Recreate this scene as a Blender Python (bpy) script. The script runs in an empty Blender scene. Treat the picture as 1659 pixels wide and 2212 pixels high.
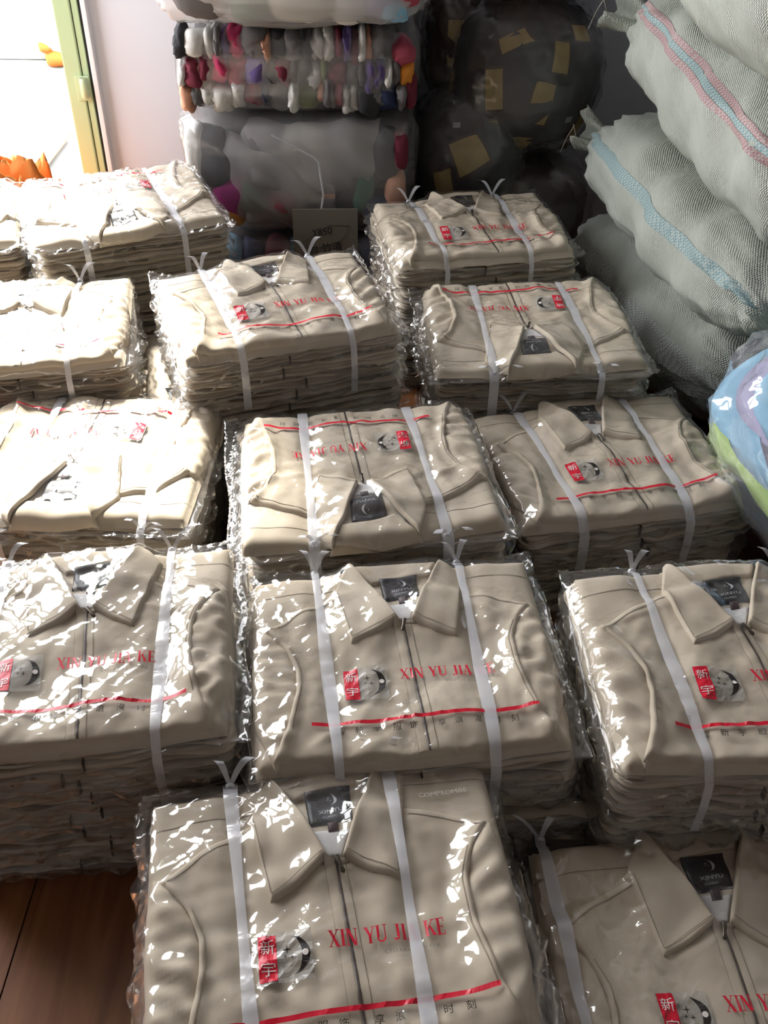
import bpy, math, random
import numpy as np
from mathutils import Matrix, Vector

sc = bpy.context.scene
COL = sc.collection
R = math.radians

# ------------------------------------------------------------ camera, light, exposure
cam_d = bpy.data.cameras.new('camera')
cam_d.sensor_fit = 'VERTICAL'
cam_d.sensor_height = 24.0
cam_d.lens = 24.0 * 2100 / 2212
cam_d.clip_start = 0.02
cam = bpy.data.objects.new('camera', cam_d)
COL.objects.link(cam)
PITCH, ROLL = R(39.56), R(-0.89)
fwd = Vector((0, math.cos(PITCH), -math.sin(PITCH)))
dwn = Vector((0, -math.sin(PITCH), -math.cos(PITCH)))
rgt = Vector((1, 0, 0))
rr = math.cos(ROLL) * rgt + math.sin(ROLL) * dwn
dd = -math.sin(ROLL) * rgt + math.cos(ROLL) * dwn
M = Matrix((rr, -dd, -fwd)).transposed().to_4x4()
M.translation = (0, 0, 1.30)
cam.matrix_world = M
sc.camera = cam

world = bpy.data.worlds.new('daylight')
sc.world = world
world.use_nodes = True
wb = world.node_tree.nodes['Background']
wb.inputs['Color'].default_value = (0.97, 0.97, 1.0, 1)
wb.inputs['Strength'].default_value = 9.0

sun_d = bpy.data.lights.new('sun', 'SUN')
sun_d.energy = 11.0
sun_d.angle = R(4)
sun_d.color = (1.0, 0.95, 0.86)
sun = bpy.data.objects.new('sun', sun_d)
COL.objects.link(sun)
sun.rotation_euler = Vector((0.46, -1.0, -1.18)).to_track_quat('-Z', 'Y').to_euler()

def portal(name, loc, target, sx, sy):
    d = bpy.data.lights.new(name, 'AREA')
    d.shape = 'RECTANGLE'
    d.size, d.size_y = sx, sy
    d.cycles.is_portal = True
    o = bpy.data.objects.new(name, d)
    COL.objects.link(o)
    o.location = loc
    o.rotation_euler = Vector(target).to_track_quat('-Z', 'Z').to_euler()
portal('doorway_portal', (-1.5, 3.12, 1.3), (0, -1, 0), 1.1, 2.6)
portal('window_portal', (-2.18, 2.3, 1.7), (1, 0, 0), 1.3, 1.9)

vs = sc.view_settings
sc.display_settings.display_device = 'sRGB'
vs.view_transform = 'Standard'
vs.look = 'None'
vs.gamma = 1
vs.use_curve_mapping = False
vs.exposure = 0.55
sc.cycles.transparent_max_bounces = 28
sc.cycles.max_bounces = 5
sc.cycles.diffuse_bounces = 3
sc.cycles.glossy_bounces = 3
sc.cycles.use_adaptive_sampling = True
sc.cycles.adaptive_threshold = 0.04
sc.cycles.use_denoising = True
sc.cycles.caustics_reflective = False
sc.cycles.caustics_refractive = False
sc.cycles.sample_clamp_indirect = 8.0

# ------------------------------------------------------------ object helpers
def emit(name, V, Fc, mat=None, parent=None, smooth=True):
    me = bpy.data.meshes.new(name)
    me.from_pydata(np.asarray(V, float).reshape(-1, 3).tolist(), [], Fc.tolist() if hasattr(Fc, 'tolist') else Fc)
    if smooth:
        me.polygons.foreach_set('use_smooth', np.ones(len(me.polygons), bool))
    me.update()
    o = bpy.data.objects.new(name, me)
    COL.objects.link(o)
    if mat:
        me.materials.append(mat)
    if parent:
        o.parent = parent
    return o

def tag(o, label=None, cat=None, group=None, kind=None):
    if label: o['label'] = label
    if cat: o['category'] = cat
    if group: o['group'] = group
    if kind: o['kind'] = kind
    return o

def thing(name, label, cat, loc=(0, 0, 0), rz=0.0, group=None):
    o = bpy.data.objects.new(name, None)
    o.empty_display_size = 0.05
    COL.objects.link(o)
    o.location = loc
    o.rotation_euler = (0, 0, rz)
    return tag(o, label, cat, group)

def gridf(nu, nv, closed_u=False):
    i = np.arange(nv - 1)[:, None] * nu
    n = nu if closed_u else nu - 1
    j = np.arange(n)[None, :]
    k = (j + 1) % nu
    return np.stack([i + j, i + k, i + nu + k, i + nu + j], -1).reshape(-1, 4)

def wav(seed, n, lo, hi, aniso=None):
    rg = np.random.RandomState(seed)
    a = rg.uniform(0, 2 * np.pi, n) if aniso is None else rg.normal(aniso, 0.35, n)
    k = 2 * np.pi / rg.uniform(lo, hi, n)
    ph = rg.uniform(0, 2 * np.pi, n)
    def f(x, y):
        s = 0
        for t in range(n):
            s = s + np.sin(k[t] * (x * np.cos(a[t]) + y * np.sin(a[t])) + ph[t])
        return s / math.sqrt(n)
    return f

def box_mesh(x0, x1, y0, y1, z0, z1):
    V = [(x, y, z) for z in (z0, z1) for y in (y0, y1) for x in (x0, x1)]
    return V, [(0, 2, 3, 1), (4, 5, 7, 6), (0, 1, 5, 4), (2, 6, 7, 3), (0, 4, 6, 2), (1, 3, 7, 5)]

def boxo(name, b, mat, parent=None, bev=0.0):
    V, Fc = box_mesh(*b)
    o = emit(name, V, Fc, mat, parent, smooth=False)
    if bev:
        m = o.modifiers.new('bevel', 'BEVEL')
        m.width = bev
        m.segments = 2
    return o

def tube_mesh(P, r, n=6):
    P = np.asarray(P, float)
    rad = np.full(len(P), r) if np.isscalar(r) else np.asarray(r, float)
    T = np.gradient(P, axis=0)
    T /= np.linalg.norm(T, axis=1)[:, None] + 1e-9
    up = np.array([0.13, 0.2, 1.0])
    A = np.cross(T, up)
    A /= np.linalg.norm(A, axis=1)[:, None] + 1e-9
    B = np.cross(T, A)
    t = np.linspace(0, 2 * np.pi, n, endpoint=False)
    V = P[:, None] + rad[:, None, None] * (np.cos(t)[None, :, None] * A[:, None] + np.sin(t)[None, :, None] * B[:, None])
    return V.reshape(-1, 3), gridf(n, len(P), True)

# ------------------------------------------------------------ materials
def mat_new(name):
    m = bpy.data.materials.new(name)
    m.use_nodes = True
    nt = m.node_tree
    return m, nt, nt.nodes['Principled BSDF'], nt.nodes['Material Output']

def simple(name, col, rough=0.6, metal=0.0, var=0.0, scale=20.0, bump=0.0, bscale=200.0, spec=0.5, sheen=0.0):
    m, nt, b, out = mat_new(name)
    b.inputs['Base Color'].default_value = (*col, 1)
    b.inputs['Roughness'].default_value = rough
    b.inputs['Metallic'].default_value = metal
    b.inputs['Specular IOR Level'].default_value = spec
    if sheen:
        b.inputs['Sheen Weight'].default_value = sheen
    tc = nt.nodes.new('ShaderNodeTexCoord')
    if var:
        n = nt.nodes.new('ShaderNodeTexNoise')
        n.inputs['Scale'].default_value = scale
        n.inputs['Detail'].default_value = 6
        nt.links.new(tc.outputs['Object'], n.inputs['Vector'])
        mx = nt.nodes.new('ShaderNodeMix')
        mx.data_type = 'RGBA'
        mx.inputs['A'].default_value = (*[c * (1 - var) for c in col], 1)
        mx.inputs['B'].default_value = (*[min(1, c * (1 + var)) for c in col], 1)
        nt.links.new(n.outputs['Fac'], mx.inputs['Factor'])
        nt.links.new(mx.outputs['Result'], b.inputs['Base Color'])
    if bump:
        n = nt.nodes.new('ShaderNodeTexNoise')
        n.inputs['Scale'].default_value = bscale
        n.inputs['Detail'].default_value = 3
        nt.links.new(tc.outputs['Object'], n.inputs['Vector'])
        bp = nt.nodes.new('ShaderNodeBump')
        bp.inputs['Strength'].default_value = bump
        bp.inputs['Distance'].default_value = 0.002
        nt.links.new(n.outputs['Fac'], bp.inputs['Height'])
        nt.links.new(bp.outputs['Normal'], b.inputs['Normal'])
    return m

def film_mat(name, haze=0.03, hazecol=(0.85, 0.85, 0.85), rough=0.07, boost=1.7, bump=0.5, scale=60.0, dist=0.003):
    """clear plastic: transmits straight through, reflects by Fresnel, a little milky haze, crinkled"""
    m, nt, b, out = mat_new(name)
    nt.nodes.remove(b)
    N = nt.nodes.new
    L = nt.links.new
    tc = N('ShaderNodeTexCoord')
    mpg = N('ShaderNodeMapping'); mpg.inputs['Rotation'].default_value = (0, 0, 0.75); mpg.inputs['Scale'].default_value = (0.3, 1.0, 1.0)
    L(tc.outputs['Object'], mpg.inputs['Vector'])
    n1 = N('ShaderNodeTexNoise'); n1.inputs['Scale'].default_value = scale * 1.4; n1.inputs['Detail'].default_value = 1.5
    L(mpg.outputs[0], n1.inputs['Vector'])
    bp = N('ShaderNodeBump'); bp.inputs['Strength'].default_value = bump; bp.inputs['Distance'].default_value = dist
    if bump: L(n1.outputs['Fac'], bp.inputs['Height'])
    fr = N('ShaderNodeLayerWeight')
    pw5 = N('ShaderNodeMath'); pw5.operation = 'POWER'; pw5.inputs[1].default_value = 4.5
    L(fr.outputs['Facing'], pw5.inputs[0])
    mu = N('ShaderNodeMath'); mu.operation = 'MULTIPLY_ADD'; mu.use_clamp = True
    mu.inputs[1].default_value = 0.8 * boost; mu.inputs[2].default_value = 0.055 * boost
    L(pw5.outputs[0], mu.inputs[0])
    tr = N('ShaderNodeBsdfTransparent'); tr.inputs['Color'].default_value = (0.985, 0.985, 0.985, 1)
    df = N('ShaderNodeBsdfDiffuse'); df.inputs['Color'].default_value = (*hazecol, 1)
    gl = N('ShaderNodeBsdfGlossy'); gl.inputs['Roughness'].default_value = rough
    gl.inputs['Color'].default_value = (1, 1, 1, 1)
    if bump: L(bp.outputs['Normal'], gl.inputs['Normal'])
    m1 = N('ShaderNodeMixShader'); m1.inputs['Fac'].default_value = haze
    L(tr.outputs[0], m1.inputs[1]); L(df.outputs[0], m1.inputs[2])
    m2 = N('ShaderNodeMixShader')
    L(mu.outputs[0], m2.inputs['Fac']); L(m1.outputs[0], m2.inputs[1]); L(gl.outputs[0], m2.inputs[2])
    L(m2.outputs[0], out.inputs['Surface'])
    return m

def ink_mat(name, col, alpha=1.0):
    m, nt, b, out = mat_new(name)
    b.inputs['Base Color'].default_value = (*col, 1)
    b.inputs['Roughness'].default_value = 0.35
    b.inputs['Alpha'].default_value = alpha
    return m

FAB = simple('beige_cotton', (0.565, 0.488, 0.375), 0.75, var=0.05, scale=14, bump=0.12, bscale=900, spec=0.25, sheen=0.08)
FAB2 = simple('beige_cotton_inner', (0.60, 0.53, 0.42), 0.8, var=0.04, scale=14, bump=0.1, bscale=900, spec=0.2)
THREAD = simple('beige_thread', (0.30, 0.245, 0.17), 0.8)
LIN = simple('pale_lining', (0.70, 0.70, 0.70), 0.7)
BLACK = simple('black_satin', (0.008, 0.008, 0.012), 0.45)
SILVER = simple('silver_thread', (0.45, 0.46, 0.48), 0.4)
MAROON = simple('maroon_tab', (0.035, 0.012, 0.018), 0.6)
ZIP = simple('dark_zip', (0.055, 0.04, 0.03), 0.45)
METAL = simple('gunmetal', (0.10, 0.085, 0.07), 0.3, metal=0.8)
FILM = film_mat('clear_film', 0.015, bump=0.10, scale=24, dist=0.003, boost=1.25)
FILM_S = film_mat('clear_film_edge', 0.03, bump=0, scale=60, boost=0.9)
RED = ink_mat('red_ink', (0.62, 0.006, 0.03))
REDT = ink_mat('red_ink_letters', (0.62, 0.008, 0.035))
INK = ink_mat('black_ink', (0.02, 0.017, 0.015))
GREYINK = ink_mat('grey_ink', (0.22, 0.20, 0.18), 0.7)
WHITEINK = ink_mat('white_ink', (0.75, 0.70, 0.66))
CARDM = ink_mat('clear_grey_panel', (0.46, 0.45, 0.42), 0.45)
RIB = film_mat('white_strapping', 0.5, (0.86, 0.88, 0.94), rough=0.2, boost=1.6, bump=0.2, scale=120)

# ------------------------------------------------------------ writing
_tc = {}
def text_mesh(s):
    if s not in _tc:
        c = bpy.data.curves.new('t', 'FONT')
        c.body = s
        c.resolution_u = 3
        o = bpy.data.objects.new('t', c)
        COL.objects.link(o)
        dg = bpy.context.evaluated_depsgraph_get()
        me = bpy.data.meshes.new_from_object(o.evaluated_get(dg))
        V = np.array([v.co[:] for v in me.vertices])[:, :2]
        Fc = [tuple(p.vertices) for p in me.polygons]
        bpy.data.objects.remove(o)
        bpy.data.meshes.remove(me)
        lo, hi = V.min(0), V.max(0)
        _tc[s] = ((V - lo) / (hi[1] - lo[1]), Fc, (hi[0] - lo[0]) / (hi[1] - lo[1]))
    return _tc[s]

def arc(cx, cy, r1, r2, a0, a1, n=10):
    q = []
    for i in range(n):
        t0, t1 = (R(a0 + (a1 - a0) * k / n) for k in (i, i + 1))
        q.append([(cx + r1 * math.cos(t0), cy + r1 * math.sin(t0)), (cx + r2 * math.cos(t0), cy + r2 * math.sin(t0)),
                  (cx + r2 * math.cos(t1), cy + r2 * math.sin(t1)), (cx + r1 * math.cos(t1), cy + r1 * math.sin(t1))])
    return q
def bar(x0, y0, x1, y1): return [(x0, y0), (x1, y0), (x1, y1), (x0, y1)]
def dia(xb, xt, w, y0=0, y1=1): return [(xb, y0), (xb + w, y0), (xt + w, y1), (xt, y1)]
def sf(x, y): return bar(x - 0.13, y, x + 0.13, y + 0.045)
SERIF = {
    'X': (0.74, [dia(0.5, 0.06, 0.18), dia(0.07, 0.58, 0.06), sf(0.14, 0), sf(0.6, 0), sf(0.14, .955), sf(0.6, .955)]),
    'I': (0.34, [bar(0.09, 0, 0.25, 1), sf(0.17, 0), sf(0.17, .955)]),
    'N': (0.78, [bar(0.1, 0, 0.16, 1), bar(0.6, 0, 0.66, 1), dia(0.5, 0.08, 0.17), sf(0.13, 0), sf(0.63, .955), bar(0, .955, .16, 1)]),
    'Y': (0.72, [bar(0.28, 0, 0.44, 0.45), dia(0.28, 0.04, 0.17, 0.43, 1), dia(0.38, 0.58, 0.06, 0.43, 1), sf(0.36, 0), sf(0.12, .955), sf(0.6, .955)]),
    'U': (0.76, [bar(0.08, 0.3, 0.24, 1), bar(0.56, 0.3, 0.62, 1), sf(0.16, .955), sf(0.59, .955)] + arc(0.35, 0.3, 0.19, 0.29, 180, 360)),
    'J': (0.48, [bar(0.2, 0.2, 0.36, 1), sf(0.28, .955)] + arc(0.16, 0.2, 0.1, 0.2, 200, 360, 8)),
    'A': (0.74, [dia(0.05, 0.31, 0.06), dia(0.48, 0.26, 0.17), bar(0.17, 0.3, 0.52, 0.35), sf(0.1, 0), sf(0.57, 0)]),
    'K': (0.76, [bar(0.08, 0, 0.24, 1), dia(0.2, 0.54, 0.06, 0.38, 1), [(0.34, .55), (0.52, 0), (0.72, 0), (0.42, .66)], sf(0.16, 0), sf(0.6, 0), sf(0.16, .955), sf(0.58, .955)]),
    'E': (0.62, [bar(0.08, 0, 0.24, 1), bar(0, 0, 0.54, .05), bar(0, .95, 0.52, 1), bar(0.2, .48, 0.42, .53), bar(.5, 0, .54, .26), bar(.48, .76, .52, 1), bar(.4, .38, .43, .62)]),
    ' ': (0.36, []),
}
def serif_mesh(s):
    V, Fc, x = [], [], 0.0
    for ch in s:
        w, ps = SERIF[ch]
        for p in ps:
            Fc.append(tuple(range(len(V), len(V) + len(p))))
            V += [(a + x, b) for a, b in p]
        x += w
    return np.array(V), Fc, x

def crescent():
    """dark crescent opening left, unit height, with stars; returns (dark V,F) (pale disc V,F)"""
    V, Fc = [], []
    n = 20
    for i in range(n + 1):
        t = R(-88 + 176 * i / n)
        V += [(0.5 * math.cos(t), 0.5 * math.sin(t)), (0.5 * math.cos(t) - 0.21 * math.cos(t) ** 1.1, 0.495 * math.sin(t))]
        if i: Fc.append((2 * i - 2, 2 * i, 2 * i + 1, 2 * i - 1))
    for sx, sy, r in ((-0.1, 0.16, 0.13), (-0.16, -0.02, 0.08), (0.02, -0.06, 0.09)):
        b = len(V)
        for k in range(8):
            q = r if k % 2 == 0 else r * 0.2
            V.append((sx + q * math.cos(k * math.pi / 4), sy + q * math.sin(k * math.pi / 4)))
        Fc.append(tuple(range(b, b + 8)))
    D = [(0.375 + 0.085 * math.cos(t), 0.0 + 0.085 * math.sin(t)) for t in np.linspace(0, 2 * np.pi, 14, endpoint=False)]
    return (np.array(V), Fc), (np.array(D), [tuple(range(14))])
CRES, CDISC = crescent()

# ------------------------------------------------------------ the detailed top jacket
GX0, GY0, GD = -0.25, -0.215, 0.0035
GNX, GNY = 144, 130

class Field:
    def __init__(s):
        s.H = np.zeros((GNY, GNX))
    def sample(s, x, y, A=None):
        A = s.H if A is None else A
        u = np.clip((np.asarray(x) - GX0) / GD, 0, GNX - 1.001)
        v = np.clip((np.asarray(y) - GY0) / GD, 0, GNY - 1.001)
        i, j = u.astype(int), v.astype(int)
        a, b = u - i, v - j
        return A[j, i] * (1 - a) * (1 - b) + A[j, i + 1] * a * (1 - b) + A[j + 1, i] * (1 - a) * b + A[j + 1, i + 1] * a * b
    def splat(s, X, Y, Z):
        k = 4
        for a in range(k):
            for b in range(k):
                fa, fb = a / k, b / k
                def L(A): return (A[:-1, :-1] * (1 - fa) * (1 - fb) + A[:-1, 1:] * fa * (1 - fb) + A[1:, :-1] * (1 - fa) * fb + A[1:, 1:] * fa * fb)
                i = np.clip(np.round((L(X) - GX0) / GD).astype(int), 0, GNX - 1)
                j = np.clip(np.round((L(Y) - GY0) / GD).astype(int), 0, GNY - 1)
                np.maximum.at(s.H, (j, i), L(Z))

def blur(A, n=1):
    for _ in range(n):
        P = np.pad(A, 1, mode='edge')
        A = (P[1:-1, :-2] + P[1:-1, 2:] + 2 * P[1:-1, 1:-1]) / 4
        P = np.pad(A, 1, mode='edge')
        A = (P[:-2, 1:-1] + P[2:, 1:-1] + 2 * P[1:-1, 1:-1]) / 4
    return A
def dil(A, n=1):
    for _ in range(n):
        P = np.pad(A, 1, mode='edge')
        A = np.maximum.reduce([P[1:-1, :-2], P[1:-1, 2:], P[1:-1, 1:-1], P[:-2, 1:-1], P[2:, 1:-1]])
    return A

def resample(P, n):
    """smooth (Catmull-like) resample of a polyline to n points"""
    P = np.asarray(P, float)
    d = np.r_[0, np.cumsum(np.linalg.norm(np.diff(P, axis=0), axis=1))]
    t = np.linspace(0, d[-1], n)
    return np.stack([np.interp(t, d, P[:, k]) for k in range(P.shape[1])], -1)
def soft(P, n, it=2):
    Q = resample(P, n)
    for _ in range(int(it * n / 12)):
        Q[1:-1] = 0.25 * Q[:-2] + 0.5 * Q[1:-1] + 0.25 * Q[2:]
    return Q

def coons(B, T, Lf, Rt, nu, nv, sm=1):
    cl = lambda n: (lambda u: 0.65 * u + 0.35 * (0.5 - 0.5 * np.cos(np.pi * u)))(np.linspace(0, 1, n))
    s, t = cl(nu), cl(nv)
    def crv(P, q):
        Q = soft(P, 60, sm) if len(P) > 2 else resample(P, 60)
        return np.stack([np.interp(q, np.linspace(0, 1, 60), Q[:, k]) for k in range(2)], -1)
    b, tt, l, r = crv(B, s), crv(T, s), crv(Lf, t), crv(Rt, t)
    S, TT = s[None, :, None], t[:, None, None]
    P = (1 - TT) * b[None] + TT * tt[None] + (1 - S) * l[:, None] + S * r[:, None] \
        - ((1 - S) * (1 - TT) * b[0] + S * (1 - TT) * b[-1] + (1 - S) * TT * tt[0] + S * TT * tt[-1])
    W = np.linalg.norm(P[:, -1] - P[:, 0], axis=1)[:, None]
    Hh = np.linalg.norm(P[-1] - P[0], axis=1)[None, :]
    ed = np.minimum(np.minimum(s[None] * W, (1 - s[None]) * W), np.minimum(t[:, None] * Hh, (1 - t[:, None]) * Hh))
    return P[..., 0], P[..., 1], ed, s[None] + 0 * t[:, None], t[:, None] + 0 * s[None]

def rnd_edge(ed, r): return np.sqrt(np.clip(1 - (1 - np.clip(ed / r, 0, 1)) ** 2, 0, 1))

def skirted(X, Y, Z, drop):
    """grid surface plus a skirt down to z - drop round its rim (a cloth edge with thickness)"""
    nv, nu = X.shape
    V = np.stack([X, Y, Z], -1).reshape(-1, 3)
    idx = np.arange(nu * nv).reshape(nv, nu)
    ring = np.r_[idx[0], idx[1:, -1], idx[-1, -2::-1], idx[-2:0:-1, 0]]
    low = V[ring].copy()
    low[:, 2] -= drop
    n = len(ring)
    b = len(V)
    k = np.arange(n)
    sk = np.stack([ring, b + k, b + (k + 1) % n, ring[(k + 1) % n]], -1)
    return np.r_[V, low], np.r_[gridf(nu, nv), sk]

def strip(P, w, zf, lift):
    """narrow ribbon draped on the height function zf along the polyline P"""
    P = np.asarray(P)
    T = np.gradient(P, axis=0)
    T /= np.linalg.norm(T, axis=1)[:, None] + 1e-9
    Nn = np.stack([-T[:, 1], T[:, 0]], -1) * w / 2
    V = []
    for s in (-1, 0, 1):
        q = P + s * Nn
        V.append(np.c_[q, zf(q[:, 0], q[:, 1]) + lift * (1 if s == 0 else 0.3)])
    V = np.stack(V, 1).reshape(-1, 3)
    return V, gridf(3, len(P))

def make_top(root, seed, hi=True, tilt=0.0, ribs=(-0.11, 0.105), poff=(0.0, 0.0), prot=0.0, crink=1.0, extra=False, T0=0.020):
    rg = np.random.RandomState(seed)
    F = Field()
    q = 1.0 if hi else 0.7
    big = wav(seed, 9, 0.10, 0.24)
    mid = wav(seed + 1, 14, 0.035, 0.09)
    fine = wav(seed + 2, 12, 0.018, 0.04)
    folds = []
    for _ in range(22):
        c = rg.uniform(-0.17, 0.17, 2)
        a = rg.uniform(0, np.pi)
        folds.append((c, a, rg.uniform(0.02, 0.075), rg.uniform(0.003, 0.008), rg.uniform(-0.0028, 0.0034)))
    def fold(x, y):
        s = 0
        for c, a, l, w, h in folds:
            u = (x - c[0]) * np.cos(a) + (y - c[1]) * np.sin(a)
            v = -(x - c[0]) * np.sin(a) + (y - c[1]) * np.cos(a)
            s = s + h * np.exp(-(u / l) ** 2 - (v / w) ** 2)
        return s
    def pinch(x, y):
        s = 0
        for k, xr in enumerate(ribs):
            s = s + 0.006 * np.exp(-((x - xr - (y * 0.03 if k else -y * 0.03)) / 0.016) ** 2)
        return s * np.clip((0.2 - np.abs(y)) / 0.04 + 0.8, 0.6, 1)
    def part(name, XY, th, r, mat, base=None, noise=0.0, drop=0.004, bl=3, extra_z=0, splat=True, parent=root, absolute=False):
        X, Y, ed, S, T = XY
        if absolute: bz = 0.0
        else: bz = F.sample(X, Y, blur(dil(F.H, 1), bl)) if base is None else base
        Z = bz + th * rnd_edge(ed, r) + noise * rnd_edge(ed, 0.03) * mid(X, Y) + extra_z
        V, Fc = skirted(X, Y, Z, drop)
        V[:, 2] -= pinch(V[:, 0], V[:, 1])
        if splat: F.splat(X, Y, Z)
        return emit(name, V, Fc, mat, parent)

    nn = lambda n: max(6, int(n * q))
    j = lambda: rg.normal(0, 0.003)
    # back of the folded jacket: full rectangle
    B = coons([(-.212, -.176), (.0, -.182), (.205, -.172)], [(-.212, .176), (0, .19 + j()), (.222, .184)],
              [(-.212, -.176), (-.216, 0), (-.212, .176)], [(.205, -.172), (.216 + j(), 0), (.222, .184)], nn(60), nn(52))
    part('back_panel', B, T0, 0.018, FAB, absolute=True, drop=0.0, extra_z=(0.0035 * big(B[0], B[1]) + 0.001 * mid(B[0], B[1])) * rnd_edge(B[2], 0.03))
    # sleeves lie on both sides under the shoulders
    for sgn in (-1, 1):
        o = 0.214
        inner = [(.168, -.150), (.150, -.07), (.150, -.02), (.160, .03), (.192, .074)]
        outer = [(.186 + j(), -.165), (o - .002, -.10), (o + .002, -.02), (o, .04), (.206, .078)]
        inn = [(a * sgn, b - (0.012 if sgn < 0 else 0)) for a, b in inner]
        ou = [(a * sgn, b - (0.012 if sgn < 0 else 0)) for a, b in outer]
        if sgn > 0: XY = coons([inn[0], ou[0]], [inn[-1], ou[-1]], inn, ou, nn(18), nn(46))
        else: XY = coons([ou[0], inn[0]], [ou[-1], inn[-1]], ou, inn, nn(18), nn(46))
        wr = wav(seed + 40 + sgn, 6, 0.02, 0.045, aniso=np.pi / 2 + 0.4 * sgn)
        part('sleeve', XY, 0.012, 0.020, FAB, noise=0.001, extra_z=0.0030 * wr(XY[0], XY[1]) * rnd_edge(XY[2], 0.02))
    # front body
    W = coons([(-.188, -.170), (0, -.177), (.188, -.168)],
              [(-.198, .058), (-.150, .094), (-.087, .124), (0, .128), (.106, .116), (.150, .104), (.202, .077)],
              [(-.188, -.170), (-.171, -.131), (-.154, -.06), (-.153, -.02), (-.166, .019), (-.198, .058)],
              [(.188, -.168), (.172, -.12), (.160, -.05), (.162, .01), (.178, .05), (.202, .077)], nn(70), nn(60), sm=0.6)
    part('front_panel', W, 0.0065, 0.007, FAB, noise=0.0010, bl=4,
         extra_z=(0.0022 * big(W[0] + .3, W[1]) + 0.0005 * fine(W[0], W[1]) + fold(W[0], W[1])) * rnd_edge(W[2], 0.025))
    zt = lambda x, y: F.sample(x, y)
    sag = lambda x, y: F.sample(x, y, blur(F.H, 1)) - pinch(x, y)
    # stitched seams
    for P in ([(-.212, .129), (-.16, .136), (-.08, .140)], [(.10, .150), (.16, .146), (.219, .142)],
              [(-.194, .050), (-.150, .083), (-.088, .113)], [(.108, .104), (.150, .093), (.198, .069)],
              [(-.162, -.125), (-.146, -.05), (-.147, -.015), (-.160, .018)], [(.164, -.12), (.152, -.05), (.154, .01), (.170, .046)]):
        V, Fc = strip(soft(P, 30, 1), 0.0016, sag, 0.0007)
        emit('seam', V, Fc, THREAD, root)
    # inside of the neck
    Nk = coons([(-.004, .050), (.024, .049)], [(-.064, .187), (.08, .194)], [(-.004, .050), (-.064, .187)], [(.024, .049), (.08, .194)], nn(14), nn(24))
    part('neck_facing', Nk, 0.0022, 0.002, FAB2, bl=3, drop=0.003)
    Ln = coons([(.002, .056), (.018, .056)], [(-.022, .092), (.034, .090)], [(.002, .056), (-.022, .092)], [(.018, .056), (.034, .090)], nn(8), nn(8))
    part('lining', Ln, 0.0012, 0.002, LIN, bl=1, drop=0.002)
    St = coons([(-.030, .141), (.015, .152), (.060, .156)], [(-.070, .190), (.01, .199), (.082, .199)], [(-.030, .141), (-.070, .190)], [(.060, .156), (.082, .199)], nn(24), nn(14))
    part('collar_stand', St, 0.006, 0.005, FAB, noise=0.0006, bl=2)
    # woven label and size tab
    ly = rg.normal(0, 0.002)
    La = coons([(-.016, .097 + ly), (.038, .101 + ly)], [(-.018, .149 + ly), (.041, .154 + ly)], [(-.016, .097 + ly), (-.018, .149 + ly)], [(.038, .101 + ly), (.041, .154 + ly)], nn(14), nn(12))
    lab = part('neck_label', La, 0.0030, 0.0008, BLACK, bl=1, drop=0.0015)
    Tb = coons([(.006, .087 + ly), (.019, .088 + ly)], [(.006, .100 + ly), (.019, .101 + ly)], [(.006, .087 + ly), (.006, .100 + ly)], [(.019, .088 + ly), (.019, .101 + ly)], 5, 5)
    part('size_tab', Tb, 0.0022, 0.0006, MAROON, bl=1, drop=0.001)
    def decal(name, VF, x, y, h, mat, zf, lift, parent, rot=0.0, w=None):
        V, Fc = VF[0], VF[1]
        sx = h if w is None else w
        px, py = V[:, 0] * sx, V[:, 1] * h
        c, s = math.cos(rot), math.sin(rot)
        X, Y = x + px * c - py * s, y + px * s + py * c
        return emit(name, np.c_[X, Y, zf(X, Y) + lift], Fc, mat, parent, smooth=False)
    lz = lambda x, y: F.sample(x, y, dil(F.H, 1)) - pinch(x, y)
    tx = text_mesh('XINYU')
    decal('label_lettering', tx, -.003, .1125 + ly, .0052, SILVER, lz, .0009, lab, 0.07, w=.0072)
    tx = text_mesh('CLASSIC')
    decal('label_small_lettering', tx, .001, .1055 + ly, .0028, SILVER, lz, .0009, lab, 0.07, w=.0036)
    decal('label_emblem', CRES, .013, .134 + ly, .018, SILVER, lz, .0009, lab)
    # collar leaves
    for nm, it, ib, tip, out in (('l', (-.063, .193), (.001, .055), (-.071, .018), (-.090, .128)), ('r', (.080, .199), (.019, .055), (.083, .019), (.113, .158))):
        it, tip, out = [(a + rg.normal(0, .0025), b + rg.normal(0, .0025)) for a, b in (it, tip, out)]
        m1 = ((it[0] + ib[0]) / 2 + (.004 if nm == 'l' else -.003), (it[1] + ib[1]) / 2)
        bt = ((tip[0] + ib[0]) / 2, (tip[1] + ib[1]) / 2 - .004)
        if nm == 'l': XY = coons([tip, bt, ib], [out, it], [tip, out], [ib, m1, it], nn(24), nn(32), sm=.3)
        else: XY = coons([ib, bt, tip], [it, out], [ib, m1, it], [tip, out], nn(24), nn(32), sm=.3)
        S = XY[3] if nm == 'l' else 1 - XY[3]
        part('collar_leaf', XY, 0.0055, 0.004, FAB, bl=5, noise=0.0007, drop=0.005, extra_z=0.006 * S ** 2 + 0.0015 * np.sin(3.0 * XY[4]))
        ctr = np.mean([it, ib, tip, out], axis=0)
        ins = lambda p: tuple(np.array(p) + (ctr - np.array(p)) / np.linalg.norm(ctr - np.array(p)) * .0075)
        V, Fc = strip(resample([ins(ib), ins(tip), ins(out)], 40), 0.0011, lz, 0.0006)
        emit('seam', V, Fc, THREAD, root)
    # zip, flap over the zip, pull
    zx = rg.normal(0, .0015)
    zl = soft([(.010 + zx, .054), (.011 + zx, .02), (.014 + zx, -.06), (.017 + zx, -.172)], 50, 1)
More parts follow.
